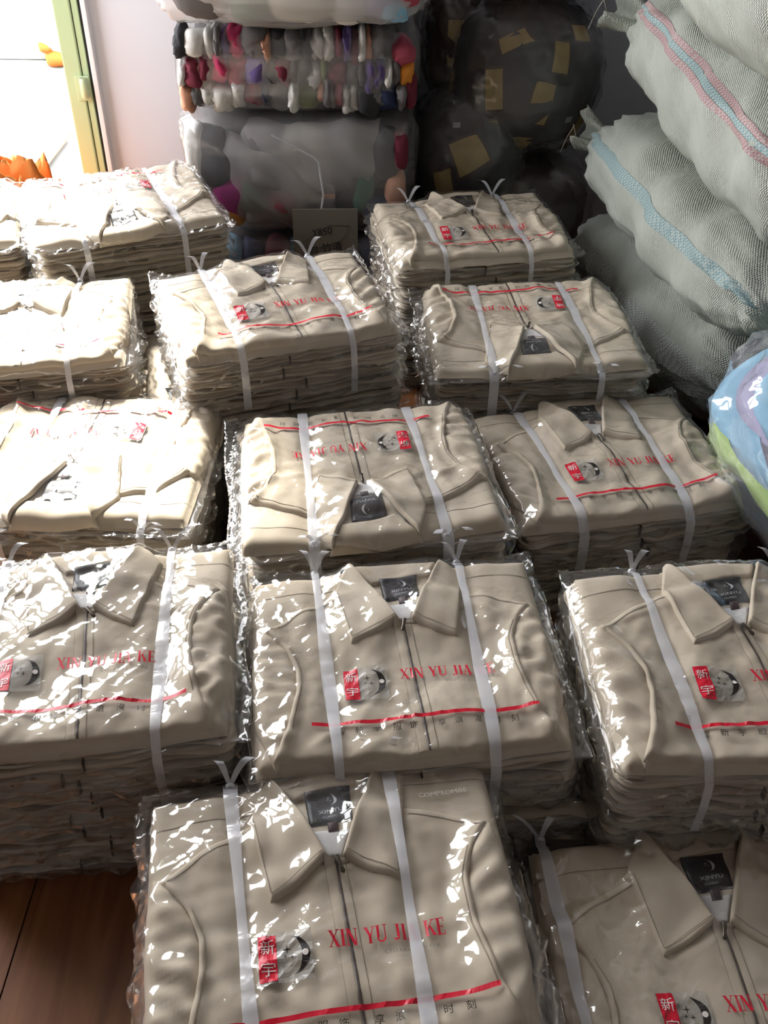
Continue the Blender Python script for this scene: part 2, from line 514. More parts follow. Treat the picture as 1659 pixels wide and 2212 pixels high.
    V, Fc = strip(zl + np.array([-.009, 0]), 0.012, sag, 0.0016)
    emit('placket', V, Fc, FAB, root)
    V, Fc = strip(zl, 0.0034, sag, 0.0012)
    emit('zipper', V, Fc, ZIP, root)
    for dx in (-.0145, .011):
        V, Fc = strip(zl + np.array([dx, 0]), 0.001, sag, 0.0009)
        emit('seam', V, Fc, THREAD, root)
    p0 = np.array([.011 + zx, .052])
    ang = rg.uniform(-2.0, -0.9)
    d = np.array([math.cos(ang), math.sin(ang)])
    pz = float(lz(p0[0], p0[1])) + .004
    pp = [(p0[0] - d[0] * .002, p0[1] - d[1] * .002, pz), (p0[0] + d[0] * .005, p0[1] + d[1] * .005, pz + .001), (p0[0] + d[0] * .012, p0[1] + d[1] * .012, pz), (p0[0] + d[0] * .019, p0[1] + d[1] * .019, pz - .001), (p0[0] + d[0] * .0215, p0[1] + d[1] * .0215, pz - .001)]
    V, Fc = tube_mesh(pp, [.0036, .0030, .0022, .0032, .001], 8)
    V[:, 2] = pz + (V[:, 2] - pz) * .55
    emit('zipper_pull', V, Fc, METAL, root)

    # ---------------- clear bag
    nx, ny = (128, 112) if hi else (90, 78)
    H = dil(F.H, 2)
    H = np.maximum(blur(H, 7), blur(F.H, 2) * .4 + blur(dil(F.H, 1), 2) * .6)
    bx0, bx1, by0, by1 = -.228 + rg.normal(0, .003), .232 + rg.normal(0, .004), -.190, .207 + rg.normal(0, .004)
    u, v = np.meshgrid(np.linspace(0, 1, nx), np.linspace(0, 1, ny))
    ew = wav(seed + 7, 6, 0.06, 0.2)
    X = bx0 + (bx1 - bx0) * u
    Y = by0 + (by1 - by0) * v
    X = X + 0.003 * ew(Y, Y * 0) * (2 * u - 1)
    Y = Y + 0.003 * ew(X, X * 0 + 5) * (2 * v - 1)
    r1 = wav(seed + 11, 7, 0.03, 0.09, aniso=0.7)
    r2 = wav(seed + 12, 7, 0.025, 0.07, aniso=2.3)
    r3 = wav(seed + 13, 10, 0.012, 0.03)
    msk = np.clip(0.5 + 0.6 * wav(seed + 14, 5, 0.12, 0.3)(X, Y), 0.1, 1.3)
    edge = 1 - np.clip(np.minimum(np.minimum(X - bx0, bx1 - X), np.minimum(Y - by0, by1 - Y)) / 0.03, 0, 1)
    rid = lambda n: (1 - np.abs(np.clip(n, -1.4, 1.4))) ** 3
    cr = (0.0025 * msk * (rid(r1(X, Y)) + rid(r2(X, Y))) + 0.0004 * r3(X, Y)) * crink
    cr = cr + edge * (0.0035 * rid(wav(seed + 15, 8, 0.02, 0.05)(X, Y)) + 0.0022 * wav(seed + 16, 8, 0.012, 0.04)(X, Y))
    Z = F.sample(X, Y, H) + 0.0022 + cr - pinch(X, Y)
    for cx_, cy_ in ((bx0, by0), (bx1, by0), (bx0, by1), (bx1, by1)):
        Z += rg.uniform(-.004, .02) * np.exp(-((X - cx_) ** 2 + (Y - cy_) ** 2) / .03 ** 2)
    Z = np.maximum(Z, 0.001)
    FZ = np.zeros_like(F.H)
    V = np.stack([X, Y, Z], -1).reshape(-1, 3)
    # rim: the film turns down and under the jacket
    idx = np.arange(nx * ny).reshape(ny, nx)
    ring = np.r_[idx[0], idx[1:, -1], idx[-1, -2::-1], idx[-2:0:-1, 0]]
    P0 = V[ring]
    t = np.arange(len(ring))
    P1 = P0 * np.array([.985, .985, 1])
    P1[:, 2] = np.maximum(P1[:, 2] - .008, .0005)
    P2 = P0 * np.array([.94, .94, 0]) + np.array([0, 0, .0004])
    n = len(ring)
    b = len(V)
    k2 = (t + 1) % n
    q1 = np.stack([ring, b + t, b + k2, ring[k2]], -1)
    q2 = np.stack([b + t, b + n + t, b + n + k2, b + k2], -1)
    bag = emit('bag', np.r_[V, P1, P2], np.r_[gridf(nx, ny), q1, q2], FILM, root)
    def fz(x, y):
        uu = np.clip((x - bx0) / (bx1 - bx0), 0, 1) * (nx - 1.001)
        vv = np.clip((y - by0) / (by1 - by0), 0, 1) * (ny - 1.001)
        i, jj = uu.astype(int), vv.astype(int)
        a, c = uu - i, vv - jj
        return Z[jj, i] * (1 - a) * (1 - c) + Z[jj, i + 1] * a * (1 - c) + Z[jj + 1, i] * (1 - a) * c + Z[jj + 1, i + 1] * a * c
    def put(name, VF, x, y, h, mat, lift=.0008, w=None):
        c, s = math.cos(prot), math.sin(prot)
        return decal(name, VF, poff[0] + x * c - y * s, poff[1] + x * s + y * c, h, mat, fz, lift, bag, prot, w)
    uu = np.linspace(0, 1, 70)
    LV = np.r_[np.c_[uu, 0 * uu], np.c_[uu, 0 * uu + 1]]
    LF = [(i, i + 1, i + 71, i + 70) for i in range(69)]
    put('red_line', (LV, LF), -.136, -.1245, .0055, RED, w=.304)
    sv = serif_mesh('XIN YU JIA KE')
    put('brand_lettering', sv, -.010, -.0535, .019, REDT, w=.134 / sv[2])
    tm = text_mesh('LTD FALLOW FAE')
    put('fine_lettering', tm, .052, -.0665, .0038, GREYINK, w=.062 / tm[2])
    xs = [-.103, -.080, -.056, -.030, -.008, .030, .052, .078, .104, .128]
    for x, ch in zip(xs, '穿新宇服饰享浪漫时刻'):
        a, f_, w_ = text_mesh(ch)
        put('slogan_character', (a, f_), x, -.1405, .0100, INK, w=.0105)
    gu, gv = np.meshgrid(np.linspace(0, 1, 12), np.linspace(0, 1, 12))
    G = (np.c_[gu.ravel(), gv.ravel()], gridf(12, 12).tolist())
    put('logo_panel', G, -.090, -.084, .057, CARDM, .0004, w=.062)
    put('logo_red_block', G, -.088, -.082, .053, RED, .0010, w=.020)
    Vs, Fs = [], []
    for (x, y, ch) in ((-.0855, -.050, '新'), (-.0855, -.076, '宇')):
        a, f_, w_ = text_mesh(ch)
        o_ = sum(len(z) for z in Vs)
        Vs.append(np.c_[x + a[:, 0] * .0155 / w_, y + a[:, 1] * .0155])
        Fs += [tuple(i + o_ for i in p) for p in f_]
    put('logo_lettering', (np.concatenate(Vs), Fs), 0, 0, 1.0, WHITEINK, .0016)
    put('logo_crescent', CRES, -.052, -.055, .042, INK, .0010)
    put('logo_disc', CDISC, -.052, -.055, .042, WHITEINK, .0015)
    Vs, Fs = [], []
    for (x, y, ch) in ((-.0665, -.048, '新'), (-.0655, -.068, '宇')):
        a, f_, w_ = text_mesh(ch)
        o_ = sum(len(z) for z in Vs)
        Vs.append(np.c_[x + a[:, 0] * .0065 / w_, y + a[:, 1] * .0065])
        Fs += [tuple(i + o_ for i in p) for p in f_]
    put('logo_small_lettering', (np.concatenate(Vs), Fs), 0, 0, 1.0, GREYINK, .0010)
    if extra:
        tm = text_mesh('COMPROMISE')
        put('white_lettering', tm, .124 - poff[0], .128 - poff[1], .0055, WHITEINK, w=.062 / tm[2])
    return fz, (bx0, bx1, by0, by1)

# ------------------------------------------------------------ plain jackets lower in a stack
def rrect(hx, hy, r, n):
    """n points round a rounded rectangle with outward normals"""
    pts, nor = [], []
    segs = [((hx - r, -hy), (hx - r, hy), 0), ]
    per = []
    def line(a, b, m): 
        L = math.dist(a, b); k = max(2, int(n * L / (4 * (hx + hy))))
        for i in range(k):
            t = i / k
            pts.append((a[0] + (b[0] - a[0]) * t, a[1] + (b[1] - a[1]) * t)); nor.append(m)
    def cor(c, a0):
        for i in range(5):
            t = R(a0 + 90 * i / 5)
            pts.append((c[0] + r * math.cos(t), c[1] + r * math.sin(t))); nor.append((math.cos(t), math.sin(t)))
    line((-hx + r, -hy), (hx - r, -hy), (0, -1)); cor((hx - r, -hy + r), -90)
    line((hx, -hy + r), (hx, hy - r), (1, 0)); cor((hx - r, hy - r), 0)
    line((hx - r, hy), (-hx + r, hy), (0, 1)); cor((-hx + r, hy - r), 90)
    line((-hx, hy - r), (-hx, -hy + r), (-1, 0)); cor((-hx + r, -hy + r), 180)
    return np.array(pts), np.array(nor)

def loft(prof, P, Nn):
    """prof: list of (inset array or scalar, z array or scalar)"""
    V = []
    for ins, z in prof:
        ins = np.broadcast_to(ins, (len(P),)); z = np.broadcast_to(z, (len(P),))
        V.append(np.c_[P - Nn * ins[:, None], z])
    return np.concatenate(V), gridf(len(P), len(prof), True)

def plain_meshes(seed, th):
    rg = np.random.RandomState(seed)
    P, Nn = rrect(.213, .180, .022, 150)
    s = np.r_[0, np.cumsum(np.linalg.norm(np.diff(P, axis=0), axis=1))]
    ll = s[-1] + .005
    def pw(lo, hi, amp):
        f = 0
        for _ in range(6):
            k = max(1, round(ll / rg.uniform(lo, hi)))
            f = f + np.sin(2 * np.pi * k * s / ll + rg.uniform(0, 6.28))
        return amp * f / 2.4
    nl = 3
    w1 = pw(.15, .4, .0045)
    ins0 = .03
    prof = [(.12, th), (.05, th - .0004 + pw(.08, .3, .0003)), (.012, th * .96 - np.abs(w1) * .5)]
    cuts = sorted(rg.uniform(.25, .75, nl - 1))
    zz = [0] + list(cuts) + [1]
    for k in range(nl - 1, -1, -1):
        a, b = zz[k] * th, zz[k + 1] * th
        o = rg.uniform(-.004, .008) + pw(.06, .25, .004)
        wz = pw(.1, .3, .0022) if k else 0
        prof += [(o + .005, b - (b - a) * .08 - np.abs(w1) * .5), (o, a + (b - a) * .62 + w1 * .2), (o + .002, a + (b - a) * .3 + w1 * .2), (o + .012, np.maximum(a + (b - a) * .02 + w1 * .2 + wz, 0))]
    prof += [(.12, 0)]
    J = loft(prof, P, Nn)
    c = np.array([0, 0])
    # bag: skin over the edge with a crumpled, sealed flange
    fl = .010 + np.abs(pw(.05, .2, .008))
    zf = th * .45 + pw(.03, .1, .006)
    zf = np.clip(zf, .005, th - .004)
    zf2 = np.clip(zf - .004 + pw(.015, .05, .003), .001, th - .001)
    Bm = loft([(.10, th + .0008), (.03, th + .0012 + pw(.03, .1, .0004)), (.004, th - .0005 + pw(.02, .06, .0008)), (-.006, th * .75 + pw(.02, .07, .001)),
               (-fl * .6, zf + pw(.015, .05, .002)), (-fl - .004, zf2), (-fl * .6, zf - .003), (-.005, th * .2 + pw(.02, .07, .001)), (.01, 0.0006), (.1, .0004)], P, Nn)
    return J, Bm

PLAIN = []
for k in range(7):
    th = .024 + .0012 * (k % 4)
    (jv, jf), (bv, bf) = plain_meshes(900 + k * 7, th)
    oj = emit('folded_jacket', jv, jf, FAB)
    ob = emit('bag', bv, bf, FILM_S)
    zv, zfc = box_mesh(-.0012, .0012, -.187, -.178, .004, th - .003)
    oz = emit('zipper', zv, zfc, ZIP, smooth=False)
    PLAIN.append((th, oj.data, ob.data, oz.data))
    for o in (oj, ob, oz): bpy.data.objects.remove(o)

ORD = ['', 'second', 'third', 'fourth', 'fifth', 'sixth', 'seventh', 'eighth', 'ninth', 'tenth', 'eleventh', 'twelfth', 'thirteenth', 'fourteenth', 'fifteenth', 'sixteenth']

def ribbon(xr, k, fz, y0, y1, drop, root_m, label, seed, knot_front):
    """a white strap round the top bundle: strap, knot and tails, built in world space"""
    rg = np.random.RandomState(seed)
    t = thing('strap', label, 'strap', root_m.translation, root_m.to_euler().z, 'white straps tied round the jacket bundles')
    xs = lambda y: xr + (y * .03 if k else -y * .03)
    ys = np.linspace(y0 + .006, y1 - .02, 46)
    x = np.array([xs(y) for y in ys])
    path = [(xs(y0), y0 - .010, -drop), (xs(y0), y0 - .012, -drop * .5), (xs(y0), y0 - .007, -.004)]
    path += [(a, b, float(fz(np.array([a]), np.array([b]))[0]) + .0022) for a, b in zip(x, ys)]
    path += [(xs(y1), y1 - .003, .010), (xs(y1), y1 + .004, -.01), (xs(y1), y1 + .003, -drop)]
    P = np.array(path)
    wd = .0075 * (1 + .25 * np.sin(np.linspace(0, 7, len(P)) + rg.uniform(0, 6)))
    V = np.stack([P + np.outer(wd, [-1, 0, 0]), P + np.array([0, 0, .0009]), P + np.outer(wd, [1, 0, 0])], 1).reshape(-1, 3)
    emit('band', V, gridf(3, len(P)), RIB, t)
    ky = y0 - .004 if knot_front else y1 - .012
    kz = .004 if knot_front else float(fz(np.array([xs(ky)]), np.array([ky]))[0]) + .004
    kp = np.array([xs(ky), ky, kz])
    ang = np.linspace(0, 2 * np.pi, 9)
    V, Fc = tube_mesh([kp + np.array([.004 * math.cos(a), 0, .005 * math.sin(a)]) for a in ang], .0032, 6)
    emit('knot', V, Fc, RIB, t)
    for s in (-1, 1):
        a = rg.uniform(.3, 1.2) * s
        Lt = rg.uniform(.025, .055)
        q = np.linspace(0, 1, 8)
        sg = -1 if knot_front else 1
        pt = kp + np.c_[np.sin(a) * Lt * q, sg * Lt * .5 * q + 0 * q, (.02 * np.sin(q * 2.4) - (.03 * q ** 2 if knot_front else -.018 * q))]
        w2 = .0025 + .004 * q
        V = np.stack([pt + np.outer(w2, [-1, 0.2, .2]), pt + np.outer(w2, [1, -.2, 0])], 1).reshape(-1, 3)
        emit('tail', V, gridf(2, 8), RIB, t)

def stack(key, phrase, top_label, x, y, top, yaw, seed, hi=True, lower_off=(0, 0, 0), nb=5, ribs=(-.11, .105), kf=(True, False), **kw):
    rg = random.Random(seed)
    TT = .043
    z = 0.0
    lay = []
    n = max(1, round((top - TT) / .0265))
    sc_ = (top - TT - .0022 * n) / sum(PLAIN[(i * 3 + seed) % 7][0] for i in range(n))
    for i in range(n):
        pl = PLAIN[(i * 3 + seed) % 7]
        from_top = n - i
        upper = from_top <= nb
        ox, oy, oa = (0, 0, 0) if upper else lower_off
        dx, dy, da = rg.gauss(0, .004), rg.gauss(0, .004), R(rg.gauss(0, .8))
        c, s = math.cos(yaw), math.sin(yaw)
        px, py = x + (ox + dx) * c - (oy + dy) * s, y + (ox + dx) * s + (oy + dy) * c
        t = thing('bagged_jacket', f'clear-bagged beige jacket, {ORD[from_top]} from the top in {phrase}', 'jacket', (px, py, z), yaw + R(oa) + da, f'lower jackets in {phrase}')
        t.scale = (1, 1, sc_)
        flip = rg.random() < .4
        for nm, me in (('folded_jacket', pl[1]), ('bag', pl[2]), ('zipper', pl[3])):
            o = bpy.data.objects.new(nm, me)
            COL.objects.link(o)
            o.parent = t
            if nm == 'zipper': o.location.x = rg.uniform(-.03, .03)
            elif flip: o.rotation_euler.z = math.pi
        z += pl[0] * sc_ + .0022
    root = thing('bagged_jacket', top_label, 'jacket', (x, y, z), yaw, 'top jackets of the stacks')
    fz, ext = make_top(root, seed, hi=hi, ribs=ribs, **kw)
    m = Matrix.Translation((x, y, z)) @ Matrix.Rotation(yaw, 4, 'Z')
    for k, xr in enumerate(ribs):
        ribbon(xr, k, fz, ext[2] + .004, ext[3] - .004, min(z - .002, .10), m, f'white plastic strap over the {("left", "right")[(k + (abs(math.degrees(yaw)) > 90)) % 2]} side of {phrase}', seed + k, kf[k])

# ================================================================ SETTING
WOOD, nt, b, out = mat_new('laminate')
tc = nt.nodes.new('ShaderNodeTexCoord')
mp = nt.nodes.new('ShaderNodeMapping'); mp.inputs['Scale'].default_value = (14, 1.2, 1)
oi = nt.nodes.new('ShaderNodeObjectInfo')
ad = nt.nodes.new('ShaderNodeVectorMath'); ad.operation = 'ADD'
nt.links.new(tc.outputs['Object'], mp.inputs['Vector'])
nt.links.new(mp.outputs[0], ad.inputs[0]); nt.links.new(oi.outputs['Location'], ad.inputs[1])
n1 = nt.nodes.new('ShaderNodeTexNoise'); n1.inputs['Scale'].default_value = 2.2; n1.inputs['Detail'].default_value = 8; n1.inputs['Distortion'].default_value = 1.2
nt.links.new(ad.outputs[0], n1.inputs['Vector'])
cr = nt.nodes.new('ShaderNodeValToRGB')
cr.color_ramp.elements[0].position = .3; cr.color_ramp.elements[0].color = (.20, .075, .028, 1)
cr.color_ramp.elements[1].position = .72; cr.color_ramp.elements[1].color = (.40, .17, .07, 1)
nt.links.new(n1.outputs['Fac'], cr.inputs['Fac']); nt.links.new(cr.outputs['Color'], b.inputs['Base Color'])
b.inputs['Roughness'].default_value = .38

PLASTER = simple('grey_plaster', (.30, .29, .28), .8, var=.03, scale=3, bump=.1, bscale=60)
PANELM = simple('blue_grey_board', (.70, .73, .80), .55, var=.03, scale=4)
GREEN = simple('green_aluminium', (.47, .62, .36), .4, var=.05, scale=9)
GREEN2 = simple('green_hinge', (.50, .62, .38), .4)
SEAL = simple('black_seal', (.012, .012, .014), .6)
WHITEP = simple('white_profile', (.8, .82, .85), .4)
CONC = simple('concrete', (.20, .20, .185), .9, var=.45, scale=3, bump=.3, bscale=40)

fl = boxo('floor', (-2.2, 1.4, -1.6, 3.1, -.06, -.004), simple('floor_base', (.05, .025, .015), .8)); tag(fl, kind='structure')
PW, PL = .19, 1.22
rgp = random.Random(5)
pv, pf = box_mesh(.0012, PW - .0012, .0012, PL - .0012, 0, .0055)
pme = None
for i in range(19):
    off = [0, .41, .8, .2, .62][i % 5]
    for k in range(-1, 4):
        y = -1.6 + k * PL + off
        if y > 3.0 or y + PL < -1.6: continue
        if pme is None:
            o = emit('plank', pv, pf, WOOD, fl, smooth=False); pme = o.data
        else:
            o = bpy.data.objects.new('plank', pme); COL.objects.link(o); o.parent = fl
        o.location = (-2.2 + i * PW, y, -.0055)
ground = boxo('ground', (-9, 6, 3.1, 14, -.2, -.03), CONC); tag(ground, kind='structure')

toned_far_ground = boxo('toned_far_ground', (-9, 6, 5.0, 14, -.15, -.026), simple('far_ground_dark_tone', (.034, .036, .032), .9, var=.5, scale=4, bump=.4, bscale=50)); tag(toned_far_ground, kind='structure')  # added strip; dark tone painted in so the sunlit far ground stays grey
def wallbox(name, b_, mat=PLASTER): return tag(boxo(name, b_, mat), kind='structure')
wallbox('wall_back', (-.865, 1.4, 3.04, 3.16, 0, 2.7), PANELM)
wallbox('wall_back_left', (-2.3, -2.06, 3.04, 3.16, 0, 2.7))
wallbox('wall_back_top', (-2.06, -.865, 3.04, 3.16, 2.60, 2.7))
wallbox('wall_right', (1.3, 1.5, -1.6, 3.16, 0, 2.7))
wallbox('wall_front', (-2.3, 1.5, -1.7, -1.6, 0, 2.7))
wallbox('wall_left', (-2.3, -2.2, -1.6, 1.65, 0, 2.7))
wallbox('wall_left_sill', (-2.3, -2.2, 1.65, 2.95, 0, .7))
wallbox('wall_left_top', (-2.3, -2.2, 1.65, 2.95, 2.65, 2.7))
wallbox('wall_left_corner', (-2.3, -2.2, 2.95, 3.04, 0, 2.7))
wallbox('ceiling', (-2.3, 1.5, -1.7, 3.16, 2.7, 2.8))

door = bpy.data.objects.new('door_1', None); COL.objects.link(door); door.location = (-.925, 3.05, 0)
tag(door, kind='structure')
def dpart(name, b_, mat, bev=.002): return boxo(name, b_, mat, door, bev)
dpart('frame_post', (-.036, .014, -.03, .05, 0, 2.58), GREEN, .004)
dpart('frame_post', (.0165, .034, -.026, .05, 0, 2.58), GREEN, .002)
dpart('groove', (.0135, .017, -.022, .04, 0, 2.58), SEAL, 0)
dpart('seal', (.036, .045, -.02, .05, 0, 2.58), SEAL, .001)
dpart('trim_strip', (.045, .060, -.034, .05, 0, 2.58), WHITEP, .002)
dpart('header', (-1.13, .034, -.03, .05, 2.54, 2.60), GREEN, .004)
dpart('frame_post', (-1.13, -1.07, -.03, .05, 0, 2.54), GREEN, .004)
V, Fc = tube_mesh([(.018, -.034, .395), (.018, -.034, .40), (.018, -.034, .445), (.018, -.034, .45)], [.010, .013, .013, .010], 12)
emit('hinge', V, Fc, GREEN2, door)
dpart('hinge_plate', (-.008, .034, -.034, -.028, .385, .455), GREEN2, .002)
#STACKS
stack('A', 'the nearest stack', 'bagged beige jacket topping the nearest stack, white print beside its collar', -0.052, 0.577, .25, R(10.1), 11, ribs=(-.105, .088), kf=(False, False), poff=(.0, .0), prot=R(-1), extra=True)
stack('B', 'the lowest stack', 'bagged beige jacket topping the lowest stack, half out of frame', .425, .560, .145, R(3.3), 23, ribs=(-.188, .16), kf=(False, False), poff=(-.01, .0))
stack('C', 'the stack beside the bare floor', 'bagged beige jacket topping the stack beside the bare wooden floor', -0.430, 0.935, .30, R(8.6), 31, ribs=(-.12, .12), kf=(False, False), poff=(-.012, .0))
stack('D', 'the stack behind the nearest one', 'bagged beige jacket topping the stack directly behind the nearest one', 0.030, 0.943, .28, R(6.9), 44, ribs=(-.11, .105), kf=(False, False), lower_off=(.05, -.01, -3), nb=4)
stack('E', 'the stack behind the lowest one', 'bagged beige jacket topping the stack directly behind the lowest one', 0.512, 0.930, .30, R(2.9), 52, ribs=(-.11, .105), kf=(False, False))
stack('F', 'the left-edge stack facing away', 'bagged beige jacket facing away, behind the stack beside the bare floor', -0.536, 1.420, .28, R(177.8), 67, ribs=(-.135, .10), kf=(False, False))
stack('G', 'the central stack facing away', 'bagged beige jacket facing away, topping the central stack with a dangling strap loop', -0.035, 1.360, .30, R(189.0), 71, ribs=(-.105, .10), kf=(False, False))
stack('H', 'the stack beside the blue bale', 'bagged beige jacket topping the stack beside the blue bale', 0.412, 1.490, .24, R(12.0), 83, ribs=(-.11, .10), kf=(False, False))
stack('I', 'the stack before the door-post stack', 'bagged beige jacket topping the stack before the green door post, collar away', -0.745, 1.760, .35, R(12.0), 97, ribs=(-.10, .105), kf=(False, False), lower_off=(.10, -.02, -4), nb=4)
stack('J', 'the tallest middle stack', 'sunlit bagged beige jacket topping the tall stack before the handwritten card', -0.229, 1.785, .40, R(19.0), 101, ribs=(-.11, .115), kf=(False, False), lower_off=(-.03, .0, -5), nb=6)
stack('K', 'the stack beside the white sacks', 'bagged beige jacket facing away, topping the stack beside the white sacks', 0.300, 1.860, .32, R(185.4), 113, ribs=(-.105, .10), kf=(False, False), lower_off=(-.03, 0, 3), nb=5)
stack('L', 'the stack by the green door post', 'sunlit bagged beige jacket facing away by the green door post', -0.640, 2.235, .42, R(203.4), 127, ribs=(-.10, .105), kf=(False, False), crink=1.5)
stack('M', 'the stack before the dark bales', 'shaded bagged beige jacket topping the stack before the dark bales', 0.202, 2.265, .36, R(11.1), 131, ribs=(-.11, .10), kf=(False, False))
stack('N', 'the stack before the orange cloth', 'overexposed bagged beige jacket at the edge, before the orange cloth', -1.100, 2.210, .38, R(196.0), 149, ribs=(-.10, .105), kf=(False, False), crink=1.4)
#MORE
# ================================================================ WOVEN SACKS
def sack_mat(name, col):
    m, nt, b, out = mat_new(name)
    N, L = nt.nodes.new, nt.links.new
    tc = N('ShaderNodeTexCoord')
    b.inputs['Roughness'].default_value = .55
    nz = N('ShaderNodeTexNoise'); nz.inputs['Scale'].default_value = 9; nz.inputs['Detail'].default_value = 5
    L(tc.outputs['Object'], nz.inputs['Vector'])
    mx = N('ShaderNodeMix'); mx.data_type = 'RGBA'
    mx.inputs['A'].default_value = (*[c * .82 for c in col], 1); mx.inputs['B'].default_value = (*col, 1)
    L(nz.outputs['Fac'], mx.inputs['Factor']); L(mx.outputs['Result'], b.inputs['Base Color'])
    wv = N('ShaderNodeTexWave'); wv.inputs['Scale'].default_value = 95; wv.inputs['Distortion'].default_value = 1.5; wv.bands_direction = 'X'
    w2 = N('ShaderNodeTexWave'); w2.inputs['Scale'].default_value = 95; w2.inputs['Distortion'].default_value = 1.5; w2.bands_direction = 'DIAGONAL'
    n2 = N('ShaderNodeTexNoise'); n2.inputs['Scale'].default_value = 130
    ad = N('ShaderNodeMath'); ad.operation = 'ADD'; a2 = N('ShaderNodeMath'); a2.operation = 'ADD'
    for q in (wv, w2, n2): L(tc.outputs['Object'], q.inputs['Vector'])
    L(wv.outputs['Fac'], ad.inputs[0]); L(w2.outputs['Fac'], ad.inputs[1]); L(ad.outputs[0], a2.inputs[0]); L(n2.outputs['Fac'], a2.inputs[1])
    bp = N('ShaderNodeBump'); bp.inputs['Strength'].default_value = .6; bp.inputs['Distance'].default_value = .002
    L(a2.outputs[0], bp.inputs['Height']); L(bp.outputs['Normal'], b.inputs['Normal'])
    return m
def weave_mat(name, c1, c2):
    m, nt, b, out = mat_new(name)
    N, L = nt.nodes.new, nt.links.new
    tc = N('ShaderNodeTexCoord')
    ck = N('ShaderNodeTexChecker'); ck.inputs['Scale'].default_value = 210
    ck.inputs['Color1'].default_value = (*c1, 1); ck.inputs['Color2'].default_value = (*c2, 1)
    L(tc.outputs['Object'], ck.inputs['Vector']); L(ck.outputs['Color'], b.inputs['Base Color'])
    b.inputs['Roughness'].default_value = .6
    return m
SACK = sack_mat('woven_polypropylene', (.45, .48, .42))
TEAL = weave_mat('teal_weave', (.13, .23, .25), (.33, .39, .37))
PINK = weave_mat('pink_weave', (.30, .15, .155), (.38, .33, .31))
GREYW = weave_mat('grey_weave', (.22, .23, .23), (.44, .47, .43))
TWINE = simple('pale_twine', (.6, .58, .5), .8)

def spow(a, e): return np.sign(a) * np.abs(a) ** e

def sack(name, label, loc, yaw, hl, hw, hh, seed, stripes, ears, rollx=0.0, dip=0.0):
    t = thing(name, label, 'sack', loc, yaw, 'white woven sacks by the wall')
    t.rotation_euler.x = rollx
    t.rotation_euler.y = R(dip)
    w1, w2, w3 = wav(seed, 8, .15, .45), wav(seed + 1, 9, .05, .14), wav(seed + 2, 8, .03, .07, aniso=math.pi / 2)
    w4 = wav(seed + 3, 5, .10, .3)
    def S(tt, th, off=0.0):
        e = np.abs(tt)
        wdt = hw * (1 - .30 * e ** 5) * (1 - np.clip(e - .97, 0, 1) * 2)
        hgt = (hh - .012) * np.clip(1 - e ** 5.5, 0, 1) ** .5 + .012
        c, s_ = np.cos(th), np.sin(th)
        x = hl * tt + 0 * th
        y = wdt * spow(c, .72)
        z = hgt * spow(s_, .78)
        n = .010 * w1(x, y + z * 1.3) + .0035 * w2(x + z, y - z) + .010 * e ** 3 * w3(x, y + z) + .004 * (1 - np.abs(np.clip(w4(x, y + z), -1, 1))) ** 4
        k = 1 + (n + off) / np.maximum(.07, np.sqrt(y * y + z * z))
        return np.stack([x, y * k, z * k], -1)
    nt_, nth = 70, 72
    q = np.linspace(-1, 1, nt_)
    q = np.sign(q) * (1 - (1 - np.abs(q)) ** 1.5)
    T_, H_ = np.meshgrid(q, np.linspace(0, 2 * np.pi, nth, endpoint=False), indexing='ij')
    V = S(T_, H_)
    Fc = gridf(nth, nt_, True)
    n0 = nth * nt_
    VV = np.r_[V.reshape(-1, 3), V[0].mean(0)[None], V[-1].mean(0)[None]]
    FF = Fc.tolist() + [(n0, (i + 1) % nth, i) for i in range(nth)] + [(n0 + 1, n0 - nth + i, n0 - nth + (i + 1) % nth) for i in range(nth)]
    emit('body', VV, FF, SACK, t)
    for th0, dth, mat in stripes:
        tt, hh_ = np.meshgrid(np.linspace(-.98, .98, 70), np.linspace(R(th0 - dth), R(th0 + dth), 5), indexing='ij')
        hh_ = hh_ + .05 * np.sin(3 * tt)
        emit('stripe', S(tt, hh_, .0015).reshape(-1, 3), gridf(5, 70), mat, t)
    rg = np.random.RandomState(seed)
    for end, side, ln, wd in ears:
        b = S(np.array([end * .985]), np.array([R(90 - side * 78)]))[0]
        u = np.linspace(-1, 1, 17)
        v = np.linspace(0, 1, 11)
        U, Vv = np.meshgrid(u, v)
        dirv = np.array([end * .75, side * .55, .18])
        lat = np.array([-side * .5 * end, .35, .75])
        nrm = np.cross(dirv, lat)
        P = b - dirv * .03 + dirv * ln * Vv[..., None] + lat * (wd * U * (.55 + .6 * Vv))[..., None] + nrm * ((.028 * np.cos(U * 4.2) + .012 * np.sin(U * 7 + Vv * 3)) * (.4 + Vv))[..., None]
        P += dirv * (.012 * np.sin(U * 9 + seed))[..., None] * Vv[..., None]
        o = emit('ear', P.reshape(-1, 3), gridf(17, 11), SACK, t)
        md = o.modifiers.new('cloth', 'SOLIDIFY'); md.thickness = .002
        c0 = b + dirv * .015
        a = np.linspace(0, 2 * np.pi, 16)
        for k in range(2):
            d = c0 + dirv * ln * .8
            pts = [d + np.array([.01 * k, 0, 0]), d + np.array([.004, .012 * (-1) ** k, -.03]), d + np.array([-.008, .02 * (-1) ** k, -.055 - .02 * k])]
            Vt, Ft = tube_mesh(resample(pts, 8), .0009, 5)
            emit('loose_thread', Vt, Ft, TWINE, t)
    return t

